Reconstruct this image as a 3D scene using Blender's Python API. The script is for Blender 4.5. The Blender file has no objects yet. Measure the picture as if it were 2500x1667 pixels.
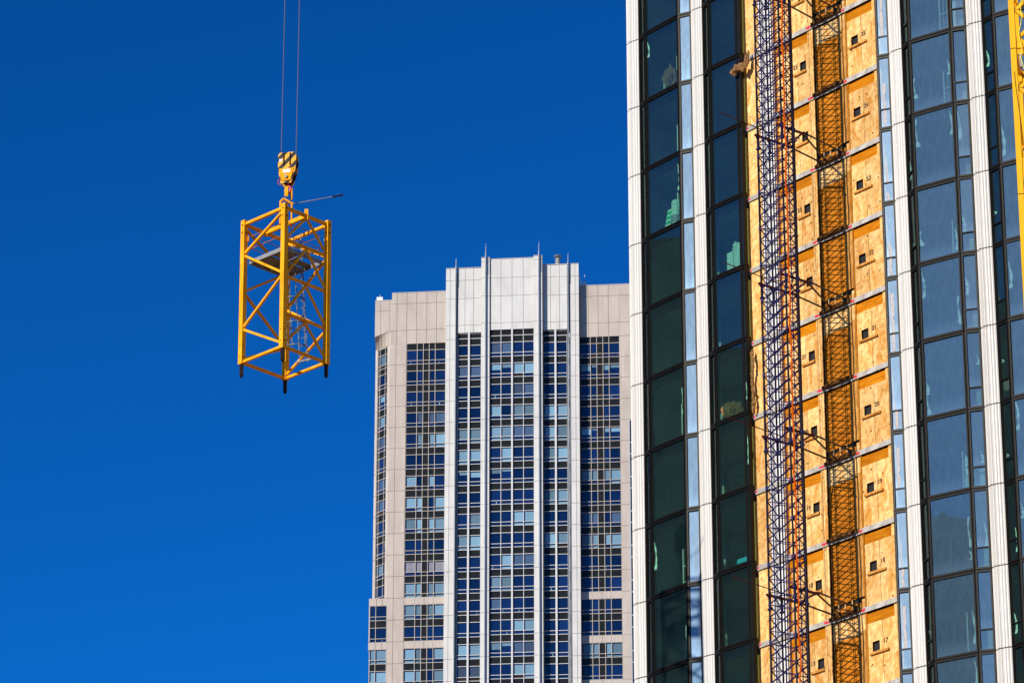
import bpy, math, random
from mathutils import Vector, Matrix
R=math.radians
sc=bpy.context.scene
# ---------------------------------------------------------------- camera
cam=bpy.data.objects.new('camera',bpy.data.cameras.new('camera'))
sc.collection.objects.link(cam)
cam.location=(0,0,1.7); cam.rotation_euler=(R(90+21.198),0,0)
cam.data.sensor_width=36; cam.data.lens=134.28
cam.data.clip_start=0.5; cam.data.clip_end=9000
sc.camera=cam
# ---------------------------------------------------------------- sky and sun
GAM, TINT = 1.4, (.03,.475,.755,1)   # deep polarised blue of the photographed sky
SUN_AZ, SUN_EL = 43.7, 23.2            # degrees left of straight behind the camera, height
w=bpy.data.worlds.new('World'); sc.world=w; w.use_nodes=True
nt=w.node_tree; nt.nodes.clear()
sk=nt.nodes.new('ShaderNodeTexSky'); sk.sky_type='NISHITA'; sk.sun_disc=False
sdir=Vector((-math.sin(R(SUN_AZ))*math.cos(R(SUN_EL)),-math.cos(R(SUN_AZ))*math.cos(R(SUN_EL)),math.sin(R(SUN_EL))))
sk.sun_elevation=R(SUN_EL); sk.sun_rotation=math.atan2(sdir.x,sdir.y)
sk.altitude=200; sk.air_density=0.75; sk.dust_density=0.1; sk.ozone_density=4.0
gm=nt.nodes.new('ShaderNodeGamma'); gm.inputs[1].default_value=GAM
hs=nt.nodes.new('ShaderNodeMix'); hs.data_type='RGBA'; hs.blend_type='MULTIPLY'; hs.inputs[0].default_value=1; hs.inputs[7].default_value=TINT
bg=nt.nodes.new('ShaderNodeBackground'); bg.inputs[1].default_value=0.1
wo=nt.nodes.new('ShaderNodeOutputWorld')
nt.links.new(sk.outputs[0],gm.inputs[0]); nt.links.new(gm.outputs[0],hs.inputs[6]); nt.links.new(hs.outputs[2],bg.inputs[0]); nt.links.new(bg.outputs[0],wo.inputs[0])
sl=bpy.data.lights.new('sun','SUN'); sl.energy=5.0; sl.angle=R(0.5); sl.color=(1,0.90,0.75)
so=bpy.data.objects.new('sun',sl); sc.collection.objects.link(so)
so.rotation_euler=sdir.to_track_quat('Z','Y').to_euler(); so.location=(-60,-60,90)
sc.view_settings.view_transform='Standard'; sc.view_settings.look='None'
sc.view_settings.exposure=0; sc.view_settings.gamma=1; sc.view_settings.use_curve_mapping=False
sc.cycles.max_bounces=8; sc.cycles.transparent_max_bounces=12
# ---------------------------------------------------------------- helpers
rnd=random.Random(7)
def col(*a): return (a[0],a[1],a[2],1)
def mat(name,c,rough=.6,metal=0,spec=.5):
    m=bpy.data.materials.new(name); m.use_nodes=True
    b=m.node_tree.nodes['Principled BSDF']
    b.inputs['Base Color'].default_value=col(*c); b.inputs['Roughness'].default_value=rough
    b.inputs['Metallic'].default_value=metal; b.inputs['Specular IOR Level'].default_value=spec
    return m
def nodes(m): return m.node_tree, m.node_tree.nodes['Principled BSDF']
def ramp(t,stops):
    r=t.nodes.new('ShaderNodeValToRGB'); e=r.color_ramp.elements
    while len(e)<len(stops): e.new(.5)
    for i,(p,c) in enumerate(stops): e[i].position=p; e[i].color=col(*c)
    return r
def coords(t,scale=(1,1,1),rot=(0,0,0),kind='Object'):
    tc=t.nodes.new('ShaderNodeTexCoord'); mp=t.nodes.new('ShaderNodeMapping')
    mp.inputs['Scale'].default_value=scale; mp.inputs['Rotation'].default_value=rot
    t.links.new(tc.outputs[kind],mp.inputs[0]); return mp
def noise(t,src,scale,detail=4,rough=.6):
    n=t.nodes.new('ShaderNodeTexNoise'); n.inputs['Scale'].default_value=scale
    n.inputs['Detail'].default_value=detail; n.inputs['Roughness'].default_value=rough
    t.links.new(src.outputs[0],n.inputs[0]); return n
def noisy(name,c1,c2,scale=(1,1,1),ns=3,rough=.6,bump=0,lo=.35,hi=.65,metal=0,spec=.5,rndv=0):
    m=mat(name,c1,rough,metal,spec); t,b=nodes(m)
    mp=coords(t,scale); n=noise(t,mp,ns)
    r=ramp(t,[(lo,c1),(hi,c2)]); t.links.new(n.outputs[0],r.inputs[0])
    out=r.outputs[0]
    if rndv:
        oi=t.nodes.new('ShaderNodeObjectInfo'); mr=t.nodes.new('ShaderNodeMapRange')
        mr.inputs[3].default_value=1-rndv; mr.inputs[4].default_value=1+rndv
        t.links.new(oi.outputs['Random'],mr.inputs[0])
        h=t.nodes.new('ShaderNodeHueSaturation'); t.links.new(mr.outputs[0],h.inputs['Value']); t.links.new(out,h.inputs['Color']); out=h.outputs[0]
    t.links.new(out,b.inputs['Base Color'])
    if bump:
        bm=t.nodes.new('ShaderNodeBump'); bm.inputs['Strength'].default_value=bump; bm.inputs['Distance'].default_value=.05
        t.links.new(n.outputs[0],bm.inputs['Height']); t.links.new(bm.outputs[0],b.inputs['Normal'])
    return m
def wood(name,pale,dark,knots=.6,rndv=.12,grain=(3.2,3.2,.55)):
    m=mat(name,pale,.85,0,.06); t,b=nodes(m)
    mp=coords(t,grain); oi=t.nodes.new('ShaderNodeObjectInfo')
    va=t.nodes.new('ShaderNodeVectorMath'); va.operation='ADD'
    cmb=t.nodes.new('ShaderNodeCombineXYZ'); ml=t.nodes.new('ShaderNodeMath'); ml.operation='MULTIPLY'; ml.inputs[1].default_value=57
    t.links.new(oi.outputs['Random'],ml.inputs[0]); t.links.new(ml.outputs[0],cmb.inputs[0]); t.links.new(ml.outputs[0],cmb.inputs[2])
    t.links.new(mp.outputs[0],va.inputs[0]); t.links.new(cmb.outputs[0],va.inputs[1])
    n1=noise(t,va,1.1,5,.65); n1.inputs['Distortion'].default_value=1.2
    r1=ramp(t,[(.32,dark),(.47,tuple((a+b_)/2 for a,b_ in zip(pale,dark))),(.6,pale)]); t.links.new(n1.outputs[0],r1.inputs[0])
    # fine grain lines
    w1=t.nodes.new('ShaderNodeTexWave'); w1.inputs['Scale'].default_value=2.2; w1.inputs['Distortion'].default_value=9; w1.inputs['Detail'].default_value=3
    w1.bands_direction='DIAGONAL'; t.links.new(va.outputs[0],w1.inputs[0])
    mx=t.nodes.new('ShaderNodeMix'); mx.data_type='RGBA'; mx.blend_type='MULTIPLY'; mx.inputs[0].default_value=.22
    t.links.new(r1.outputs[0],mx.inputs[6]); t.links.new(w1.outputs[0],mx.inputs[7])
    # knots
    mp2=coords(t,(1,1,1)); v2=t.nodes.new('ShaderNodeVectorMath'); v2.operation='ADD'
    t.links.new(mp2.outputs[0],v2.inputs[0]); t.links.new(cmb.outputs[0],v2.inputs[1])
    vo=t.nodes.new('ShaderNodeTexVoronoi'); vo.inputs['Scale'].default_value=2.6; t.links.new(v2.outputs[0],vo.inputs[0])
    rk=ramp(t,[(.07,(knots,knots,knots)),(.17,(0,0,0))]); t.links.new(vo.outputs['Distance'],rk.inputs[0])
    m3=t.nodes.new('ShaderNodeMix'); m3.data_type='RGBA'; m3.inputs[7].default_value=col(dark[0]*.35,dark[1]*.3,dark[2]*.3)
    t.links.new(rk.outputs[0],m3.inputs[0]); t.links.new(mx.outputs[2],m3.inputs[6])
    mr=t.nodes.new('ShaderNodeMapRange'); mr.inputs[3].default_value=1-rndv; mr.inputs[4].default_value=1+rndv
    t.links.new(oi.outputs['Random'],mr.inputs[0])
    h=t.nodes.new('ShaderNodeHueSaturation'); t.links.new(mr.outputs[0],h.inputs['Value']); t.links.new(m3.outputs[2],h.inputs['Color'])
    t.links.new(h.outputs[0],b.inputs['Base Color'])
    return m
def glass(name,tint,dust=.05,haze=.05,veil_col=(.25,.35,.36),refl=1.0,streak=True):
    m=bpy.data.materials.new(name); m.use_nodes=True; t=m.node_tree; t.nodes.clear()
    out=t.nodes.new('ShaderNodeOutputMaterial')
    tr=t.nodes.new('ShaderNodeBsdfTransparent'); tr.inputs[0].default_value=col(*tint)
    gl=t.nodes.new('ShaderNodeBsdfGlossy'); gl.inputs['Roughness'].default_value=.0; gl.inputs['Color'].default_value=(.72,1,.90,1)
    fr=t.nodes.new('ShaderNodeFresnel'); fr.inputs[0].default_value=1.62
    ml=t.nodes.new('ShaderNodeMath'); ml.operation='MULTIPLY_ADD'; ml.inputs[1].default_value=1.3*refl; ml.inputs[2].default_value=.05*refl; ml.use_clamp=True
    t.links.new(fr.outputs[0],ml.inputs[0])
    # slight waviness of the panes
    mp=coords(t,(1,1,.6)); n=noise(t,mp,.7,2); bm=t.nodes.new('ShaderNodeBump'); bm.inputs['Strength'].default_value=.05; bm.inputs['Distance'].default_value=.05
    t.links.new(n.outputs[0],bm.inputs['Height']); t.links.new(bm.outputs[0],gl.inputs['Normal'])
    m1=t.nodes.new('ShaderNodeMixShader'); t.links.new(ml.outputs[0],m1.inputs[0]); t.links.new(tr.outputs[0],m1.inputs[1]); t.links.new(gl.outputs[0],m1.inputs[2])
    di=t.nodes.new('ShaderNodeBsdfDiffuse'); di.inputs[0].default_value=col(*veil_col)
    hz=t.nodes.new('ShaderNodeBsdfGlossy'); hz.inputs['Roughness'].default_value=.42; hz.inputs['Color'].default_value=(.5,.7,1,1)
    m0=t.nodes.new('ShaderNodeMixShader'); m0.inputs[0].default_value=haze/(haze+dust); t.links.new(di.outputs[0],m0.inputs[1]); t.links.new(hz.outputs[0],m0.inputs[2])
    mp2=coords(t,(4,4,.9)); n2=noise(t,mp2,2.4,8,.8); mr=t.nodes.new('ShaderNodeMapRange')
    mr.inputs[1].default_value=.3; mr.inputs[2].default_value=.75; mr.inputs[3].default_value=(dust+haze)*.74; mr.inputs[4].default_value=(dust+haze)*1.3
    oi=t.nodes.new('ShaderNodeObjectInfo'); mv=t.nodes.new('ShaderNodeMath'); mv.operation='MULTIPLY_ADD'; mv.inputs[1].default_value=.16; mv.inputs[2].default_value=-.08
    t.links.new(oi.outputs['Random'],mv.inputs[0]); av=t.nodes.new('ShaderNodeMath'); av.operation='ADD'; t.links.new(n2.outputs[0],av.inputs[0]); t.links.new(mv.outputs[0],av.inputs[1])
    if dust>.05:   # dirt gathers along the foot of each pane
        tc=t.nodes.new('ShaderNodeTexCoord'); sp=t.nodes.new('ShaderNodeSeparateXYZ'); t.links.new(tc.outputs['Generated'],sp.inputs[0])
        m3=t.nodes.new('ShaderNodeMapRange'); m3.interpolation_type='SMOOTHSTEP'; m3.inputs[1].default_value=.0; m3.inputs[2].default_value=.24; m3.inputs[3].default_value=.34; m3.inputs[4].default_value=0
        t.links.new(sp.outputs[2],m3.inputs[0]); a3=t.nodes.new('ShaderNodeMath'); a3.operation='ADD'; t.links.new(av.outputs[0],a3.inputs[0]); t.links.new(m3.outputs[0],a3.inputs[1]); av=a3
        mr.clamp=False
    t.links.new(av.outputs[0],mr.inputs[0])
    m2=t.nodes.new('ShaderNodeMixShader'); t.links.new(mr.outputs[0],m2.inputs[0]); t.links.new(m1.outputs[0],m2.inputs[1]); t.links.new(m0.outputs[0],m2.inputs[2])
    t.links.new(m2.outputs[0],out.inputs[0])
    return m
class MB:
    def __init__(s): s.v=[]; s.f=[]
    def add(s,vs,fs):
        b=len(s.v); s.v+= [Vector(v) for v in vs]; s.f+=[tuple(b+i for i in f) for f in fs]
    def hexa(s,p):   # p: 8 points bottom 4 ccw, top 4 ccw
        s.add(p,[(3,2,1,0),(4,5,6,7),(0,1,5,4),(1,2,6,5),(2,3,7,6),(3,0,4,7)])
    def box(s,x0,x1,y0,y1,z0,z1,fr=None):
        p=[(x0,y0,z0),(x1,y0,z0),(x1,y1,z0),(x0,y1,z0),(x0,y0,z1),(x1,y0,z1),(x1,y1,z1),(x0,y1,z1)]
        s.hexa([fr(*q) if fr else Vector(q) for q in p])
    def bar(s,a,b,w,h=None,up=(0,0,1)):
        a=Vector(a);b=Vector(b);h=h or w; d=(b-a).normalized(); u=Vector(up)
        if abs(d.dot(u))>.98: u=Vector((1,0,0)) if abs(up[2])>.5 else Vector((0,0,1))
        sx=d.cross(u).normalized()*w/2; sy=sx.cross(d).normalized()*h/2
        s.hexa([a-sx-sy,a+sx-sy,a+sx+sy,a-sx+sy,b-sx-sy,b+sx-sy,b+sx+sy,b-sx+sy])
    def tube(s,pts,r,n=8,cap=True):
        pts=[Vector(p) for p in pts]; b=len(s.v); k=len(pts); pu=None
        for i,p in enumerate(pts):
            d=(pts[min(i+1,k-1)]-pts[max(i-1,0)]).normalized()
            u=pu if pu and abs(pu.dot(d))<.95 else (Vector((0,0,1)) if abs(d.z)<.9 else Vector((1,0,0)))
            x=d.cross(u).normalized(); y=x.cross(d).normalized(); pu=y
            rr=r[i] if isinstance(r,(list,tuple)) else r
            for j in range(n):
                a=2*math.pi*j/n; s.v.append(p+x*rr*math.cos(a)+y*rr*math.sin(a))
        for i in range(k-1):
            for j in range(n):
                j2=(j+1)%n; s.f.append((b+i*n+j,b+i*n+j2,b+(i+1)*n+j2,b+(i+1)*n+j))
        if cap: s.f.append(tuple(b+j for j in range(n))[::-1]); s.f.append(tuple(b+(k-1)*n+j for j in range(n)))
    def prism(s,pts,z0,z1):
        n=len(pts); b=len(s.v)
        s.v+=[Vector((p[0],p[1],z0)) for p in pts]+[Vector((p[0],p[1],z1)) for p in pts]
        s.f.append(tuple(b+i for i in range(n))[::-1]); s.f.append(tuple(b+n+i for i in range(n)))
        for i in range(n): j=(i+1)%n; s.f.append((b+i,b+j,b+n+j,b+n+i))
    def build(s,name,m,parent=None,bevel=0,smooth=False):
        me=bpy.data.meshes.new(name)
        W=parent['_M'] if False else None
        c=sum(s.v,Vector())/len(s.v)
        vs=[v-c for v in s.v]
        if parent:
            M=world(parent).inverted(); l=M@c; rot=M.to_3x3(); vs=[rot@v for v in vs]
        else: l=c
        me.from_pydata([tuple(v) for v in vs],[],s.f); me.update()
        for mm in (m if isinstance(m,list) else [m]): me.materials.append(mm)
        if smooth:
            for p in me.polygons: p.use_smooth=True
        o=bpy.data.objects.new(name,me); sc.collection.objects.link(o); o.location=l
        if parent: o.parent=parent
        if bevel:
            b=o.modifiers.new('bevel','BEVEL'); b.width=bevel; b.segments=1; b.limit_method='ANGLE'
        return o
def world(o):
    M=Matrix.Translation(o.location)@o.rotation_euler.to_matrix().to_4x4()
    return world(o.parent)@M if o.parent else M
def tag(o,label=None,cat=None,group=None,kind=None):
    if label:o['label']=label
    if cat:o['category']=cat
    if group:o['group']=group
    if kind:o['kind']=kind
    return o
def thing(name,label,cat,loc,group=None,rz=0):
    o=bpy.data.objects.new(name,None); sc.collection.objects.link(o); o.location=loc; o.rotation_euler=(0,0,rz)
    o.empty_display_size=.5
    return tag(o,label,cat,group)
def frame(o,t,n):   # local (along, outward, up) -> world
    o=Vector((o[0],o[1],0)); t=Vector((t[0],t[1],0)); n=Vector((n[0],n[1],0))
    return lambda u,d,z: o+t*u+n*d+Vector((0,0,z))
def seg(p,q):
    p=Vector((p[0],p[1]));q=Vector((q[0],q[1])); L=(q-p).length; t=(q-p)/L; n=Vector((t.y,-t.x))
    if n.y>0: n=-n
    return frame(p,t,n),L
# ---------------------------------------------------------------- materials
M_black=mat('black_aluminium',(.007,.006,.005),.45,0,.17)
M_white=noisy('white_enamel',(.83,.82,.785),(.77,.755,.715),(1,1,.15),1.2,.55,0,.3,.7,0,.15)
M_gap=mat('joint_shadow_gap',(.03,.025,.02),.9)
M_conc=noisy('slab_concrete',(.54,.52,.49),(.27,.25,.22),(1,1,.5),3.5,.85)
M_concw=noisy('painted_concrete',(.78,.78,.78),(.66,.66,.67),(1,1,.3),3,.8)
M_ply=wood('plywood_pale',(.93,.62,.26),(.66,.28,.045),1.0,.16,(2.1,2.1,.9))
M_ply2=wood('plywood_orange',(.62,.215,.018),(.36,.105,.006),.35,.1,(1.2,1.2,3.5))
M_hdr=wood('header_timber',(.66,.235,.008),(.42,.12,.004),.2,.12,(.8,.8,6))
M_stud=wood('stud_timber',(.72,.36,.09),(.45,.18,.03),.2,.1)
M_dark=mat('dark_interior',(.012,.012,.014),.9)
M_red=mat('red_spray_paint',(.65,.015,.02),.6)
M_plank=wood('wet_plank',(.16,.075,.02),(.07,.03,.01),.2,.1,(1,1,5))
M_yins=noisy('yellow_insulation_board',(.50,.38,.08),(.34,.24,.05),(3,3,1),6,.95)
M_wool=noisy('mineral_wool',(.36,.19,.07),(.15,.07,.022),(1,1,1),11,1,.6)
M_int=noisy('interior_concrete',(.40,.42,.39),(.26,.28,.26),(1,1,1),1.5,.9)
M_core=noisy('interior_drywall',(.50,.55,.50),(.32,.36,.33),(1,1,1),.8,.9)
M_g1=glass('tinted_glass',(.46,.70,.60),.045,.006,(.10,.22,.22))
M_g2=glass('dusty_sky_glass',(.34,.48,.48),.15,.02,(.11,.28,.45))  # blue veil colour carries mirrored sky as well as dust
M_g1b=glass('side_tinted_glass',(.30,.45,.42),.01,.008,refl=.3)
M_g3=glass('dusty_glow_glass',(.28,.38,.42),.34,.03,(.30,.50,.72),refl=.7)  # brighter copy: near-sun sky glow painted into the dust colour
M_paper=noisy('masking_paper',(.55,.50,.48),(.40,.37,.36),(1,1,1),5,.8)
M_film=mat('plastic_film_scrap',(.92,.95,.93),.5)
M_stud_refl=noisy('pale_stud_reflection',(.85,.88,.80),(.6,.66,.6),(1,1,1),3,.8)
M_blue=noisy('navy_mast_paint',(.014,.015,.11),(.008,.008,.045),(1,1,1),4,.6,0,.35,.65,0,.2)
M_purp=noisy('dark_mast_leg_steel',(.016,.008,.016),(.008,.005,.008),(1,1,1),3,.6,0,.35,.65,0,.15)
M_tie=noisy('red_oxide_steel',(.13,.016,.012),(.04,.008,.008),(1,1,1),6,.5,0,.35,.65,0,.2)
M_tube=noisy('dark_tie_tube',(.055,.045,.035),(.03,.024,.02),(1,1,1),5,.5)
M_orange=mat('orange_cable_sheath',(.62,.085,.002),.8,0,.05)
M_yel=noisy('crane_yellow',(.98,.45,.020),(.86,.34,.012),(1,1,.4),2.6,.8,0,.38,.62,0,.03)
M_yel2=noisy('crane_yellow_deep',(.90,.47,.006),(.80,.40,.006),(1,1,.3),1.6,.55,0,.35,.65,0,.15)
M_pin=noisy('blackened_steel',(.012,.009,.009),(.03,.014,.012),(1,1,1),8,.7,0,.35,.65,0,.15)
M_galv=noisy('galvanised_steel',(.30,.31,.32),(.19,.20,.21),(1,1,1),6,.5)
M_rope=mat('wire_rope',(.11,.085,.085),.6)
M_bounce=noisy('warm_bounce_ground',(.42,.19,.065),(.32,.14,.05),(1,1,1),.3,.9)  # unseen ground, coloured orange to bounce warm light into shaded faces
# ---------------------------------------------------------------- ground
g=MB(); g.add([(-4000,-2500,0),(4000,-2500,0),(4000,5500,0),(-4000,5500,0)],[(0,1,2,3)])
tag(g.build('ground',M_bounce),kind='structure')
# =================================================================== NEAR TOWER
ZJ=lambda k:71.98-3.1*k
NODE={'c0L':(4.88,146.56),'A0':(5.39,145.94),'A1':(5.60,145.42),'A2':(6.92,143.69),'A3':(7.47,143.41),'B0':(7.92,142.84),'B1':(8.11,142.26),'B2':(9.32,140.80),
'N0':(14.19,134.67),'N1':(14.69,134.45),'C0':(15.13,133.86),'C1':(15.32,133.26),'C2':(16.80,132.18),'C3':(17.39,131.98),'D0':(17.94,131.48),'D1':(18.28,130.98),
'D2':(19.72,129.98),'D3':(20.3,129.78),'E0':(20.85,129.28)}
tower=thing('glass_tower','tall half-finished glass tower with white fluted columns, black window frames and bare plywood strip','tower',(13,137,0))
wc=Vector((.783,.622)) # inward normal of the plywood strip
T=Vector((.622,-.783)); 
W0=Vector((9.32,140.80))+wc*.33
WF=frame(W0,T,-wc)     # (t, outward, z)
K0,K1=-2,12
def column(a,b,name='fluted_column'):
    F,L=seg(NODE[a],NODE[b]); m=MB(); n=120
    prof=[]
    ribs=[.0,.13,.20,.34,.47,.53,.69,.79,.85,.94,1.0]
    for i in range(n+1):
        s=i/n
        base=.13*math.sin(math.pi*min(1,s/.42)/2) if s<.42 else .13*(1-((s-.42)/.58)**1.6*.62)
        for j in range(10):
            if ribs[j]<=s<=ribs[j+1]+1e-9:
                q=(s-ribs[j])/(ribs[j+1]-ribs[j]); am=(.075,.05,.09,.06,.03,.05,.025,.05,.03,.04)[j]; base+=am*(q/.70 if q<.70 else (1-q)/.30)-.03-(.045 if q>.90 else 0); break
        prof.append((s*L,base))
    for k in range(K0,K1):
        z1=ZJ(k)-.02; z0=ZJ(k+1)+.02; b=len(m.v)
        for (u,d) in prof: m.v.append(F(u,d,z0)); m.v.append(F(u,d,z1))
        for i in range(n): q=b+2*i; m.f.append((q,q+2,q+3,q+1))
        # returns and lips
        for (u,d) in (prof[0],prof[-1]): pass
        m.add([F(0,-.3,z0),F(0,prof[0][1],z0),F(0,prof[0][1],z1),F(0,-.3,z1)],[(0,1,2,3)])
        m.add([F(L,-.3,z0),F(L,prof[-1][1],z0),F(L,prof[-1][1],z1),F(L,-.3,z1)],[(0,1,2,3)])
    m.build(name,M_white,tower,smooth=False)
    g=MB(); g.box(.01,L-.01,-.3,-.02,ZJ(K1),ZJ(K0),F)
    for k in range(K0,K1+1):
        for i in range(n):
            (u0,d0),(u1,d1)=prof[i],prof[i+1]
            g.add([F(u0,d0-.022,ZJ(k)-.035),F(u1,d1-.022,ZJ(k)-.035),F(u1,d1-.022,ZJ(k)+.035),F(u0,d0-.022,ZJ(k)+.035)],[(0,1,2,3)])
    g.build('column_backing',M_gap,tower)
for a,b in (('c0L','A0'),('A3','B0'),('N1','C0'),('C3','D0'),('D3','E0')): column(a,b)
def winpane(a,b,k,name,gm,transom=False,cap=(1,1),film=0):
    F,L=seg(NODE[a],NODE[b]); z1=ZJ(k)-.011; z0=ZJ(k+1)+.011; w=.068; fd=.03
    e0=.012*cap[0]; e1=L-.012*cap[1]
    fr=MB()
    fr.box(e0,e0+w,-.14,fd,z0,z1,F); fr.box(e1-w,e1,-.14,fd,z0,z1,F)
    fr.box(e0+w,e1-w,-.14,fd,z0,z0+w*1.15,F); fr.box(e0+w,e1-w,-.14,fd,z1-w*1.25,z1,F)
    # thin outer lips that catch the light
    for (x0,x1) in ((e0,e0+.014),(e1-.014,e1)): fr.box(x0,x1,fd,fd+.022,z0,z1,F)
    fr.box(e0+.014,e1-.014,fd,fd+.022,z0,z0+.014,F); fr.box(e0+.014,e1-.014,fd,fd+.022,z1-.014,z1,F)
    zt=z0+(z1-z0)*.27
    if transom: fr.box(e0+w,e1-w,-.12,fd-.004,zt-.02,zt+.02,F)
    fr.box(e0+w,e1-w,-.26,-.20,z1-.42,z1,F); fr.box(e0+w,e1-w,-.26,-.20,z0,z0+.10,F)
    f=fr.build(name,M_frame,tower)
    rects=[(z0+w*1.15,z1-w*1.25)] if not transom else [(z0+w*1.15,zt-.02),(zt+.02,z1-w*1.25)]
    for (a0,a1) in rects:
        p=MB(); gd=-.03
        q1,q2,q3=[rnd.uniform(-.011,.011) for _ in range(3)]; p.add([F(e0+w,gd,a0),F(e1-w,gd+q1,a0),F(e1-w,gd+q1+q2,a1),F(e0+w,gd+q2,a1)],[(0,1,2,3)])
        p.build('pane',gm,f)
    for q in range(film):
        m=MB(); left=rnd.random()<.55; u0=e0+w+.02 if left else e1-w-.16; zb=z0+.15+rnd.random()*(1.9 if L>1 else 1.6); hh=.35+rnd.random()*.9
        if rnd.random()<.3 and L<1: hh=.12
        n=9; b=len(m.v)
        for i in range(n+1):
            s=i/n; zz=zb+hh*s; ww=.012+.06*abs(math.sin(s*3.3+q))*rnd.random()+(.05 if s<.2 else 0)
            uc=u0+.04+.05*math.sin(s*4+q*2)+rnd.random()*.015
            m.v.append(F(uc-ww,-.05,zz)); m.v.append(F(uc+ww,-.05-.02*rnd.random(),zz))
        for i in range(n): m.f.append((b+2*i,b+2*i+1,b+2*i+3,b+2*i+2))
        m.build('film_scrap',M_film,f)
M_frame=M_black
for k in range(K0,K1):
    vis= -1<=k<=10
    if not vis: 
        # above and below the picture the same windows go on
        pass
    winpane('A0','A1',k,'narrow_window',M_g1b); winpane('A1','A2',k,'main_window',M_g1,film=rnd.choice((0,1)) if vis else 0)
    winpane('A2','A3',k,'narrow_window',M_g3,film=rnd.choice((0,0,1)) if vis else 0)
    winpane('B0','B1',k,'narrow_window',M_g1b); winpane('B1','B2',k,'main_window',M_g1,film=rnd.choice((0,0,1)) if vis else 0)
    winpane('N0','N1',k,'divided_window',M_g3,True)
    winpane('C0','C1',k,'divided_window',M_g1b,True,film=rnd.choice((0,1)) if vis else 0); winpane('C1','C2',k,'main_window',M_g2,film=rnd.choice((1,2)) if vis else 0)
    winpane('C2','C3',k,'divided_window',M_g2,True,film=rnd.choice((0,1,1)) if vis else 0)
    winpane('D0','D1',k,'divided_window',M_g1,True,film=rnd.choice((0,1,1)) if vis else 0); winpane('D1','D2',k,'main_window',M_g2,film=1 if vis else 0)
# floor slabs, interior
poly_front=['c0L','A0','A1','A2','A3','B0','B1','B2','N0','N1','C0','C1','C2','C3','D0','D1','D2','D3','E0']
def inset(names,d):
    out=[]
    for nme in names:
        p=Vector(NODE[nme]); out.append((p.x+.74*d,p.y+.67*d))
    return out
front=inset(poly_front,.30)
back=[(front[-1][0]+20,front[-1][1]+17),(front[0][0]+20,front[0][1]+17)]
for k in range(K0,K1+1):
    m=MB(); m.prism(front+back,ZJ(k)-.30,ZJ(k)-.10)
    m.build('floor_slab',M_int,tower)
# inner core wall seen through the panes and solid body of the building
m=MB(); cf=inset(['c0L','B2','N0','E0'],6.0); m.prism(cf+[(cf[-1][0]+12,cf[-1][1]+10),(cf[0][0]+12,cf[0][1]+10)],0,ZJ(K0))
m.build('core_wall',M_core,tower)
m=MB(); m.prism([front[-1],back[0],(back[0][0]-.2,back[0][1]+.2),(front[-1][0]-.2,front[-1][1]+.2)],0,ZJ(K0)-.1); m.build('end_wall',M_concw,tower)
m=MB(); m.prism([(4.9,146.6),(5.2,146.75),(back[1][0]-.1,back[1][1]),(back[1][0]-.4,back[1][1]+.2)],0,ZJ(K0)-.1); m.build('end_wall',M_concw,tower)
m=MB(); m.prism([back[0],back[1],(back[1][0]+.2,back[1][1]+.3),(back[0][0]+.2,back[0][1]+.3)],0,ZJ(K0)-.1); m.build('rear_wall',M_concw,tower)
m=MB(); m.prism(front+back,0,ZJ(K1)-.31); m.build('lower_storeys',M_conc,tower)
for a,b,s in (('A1','A2',.45),('B1','B2',.2),('C1','C2',.6),('D1','D2',.5),('A2','A3',.5)):
    F,L=seg(NODE[a],NODE[b]); m=MB(); m.box(L*s-.25,L*s+.25,-3.0,-2.5,ZJ(K1),ZJ(K0),F); m.build('interior_column',M_core,tower)
for k in range(-1,11):   # pale stud grids in the rooms, imitating mirrored window bars in the glass
    for (a,b) in (('A1','A2'),('B1','B2'),('C1','C2')):
        F,L=seg(NODE[a],NODE[b]); m=MB(); z0=ZJ(k+1)-.1; q=random.Random(k*7+ord(a[0]))
        if a[0]!='A' and q.random()<.5: continue
        u=L*(.42+.2*q.random()); d=-.7-.3*q.random()
        m.box(u,u+.05,d-.05,d,z0,z0+2.0,F); m.box(u+.34,u+.38,d-.05,d,z0,z0+1.9,F)
        if q.random()<.75: m.box(u+.05,u+.34,d-.04,d-.01,z0+1.25,z0+1.29,F); m.box(u+.05,u+.34,d-.04,d-.01,z0+.6,z0+.63,F); m.box(u+.19,u+.21,d-.04,d-.01,z0+.1,z0+1.8,F)
        if q.random()<.5: m.box(u+.55,u+.68,d-.15,d-.10,z0,z0+1.7,F)
        m.build('stud_reflection_grid',M_stud_refl,tower)
for k in range(-1,11):   # pale strip standing behind the panes beside the plywood
    F,L=seg(NODE['N0'],NODE['N1']); m=MB(); z0=ZJ(k+1)+.05; 
    q=random.Random(k*3+5); n=14; zz0=z0+.08
    for i in range(n+1):
        zz=zz0+i*2.35/n; wl=.19+.012*q.random(); wr=.315-.012*q.random()
        if q.random()<.12: wr-=.05
        m.v+=[F(wl,-.026,zz),F(wr,-.026,zz)]
    for i in range(n): m.f.append((2*i,2*i+1,2*i+3,2*i+2))
    m.build('masking_strip',M_paper,tower)
# corner post and insulated return beside the plywood
m=MB(); m.box(-.34,-.22,-.02,.34,ZJ(K1),ZJ(K0),WF); m.build('corner_post',M_black,tower)
m=MB(); m.box(-.22,-.17,-.02,.20,ZJ(K1),ZJ(K0),WF); m.build('return_panel',M_dark,tower)
for k in range(K0,K1):
    m=MB(); m.box(-.165,-.10,-.02,.06,ZJ(k+1)-.08,ZJ(k)-.55,WF); m.build('insulation_strip',M_yins,tower)
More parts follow.
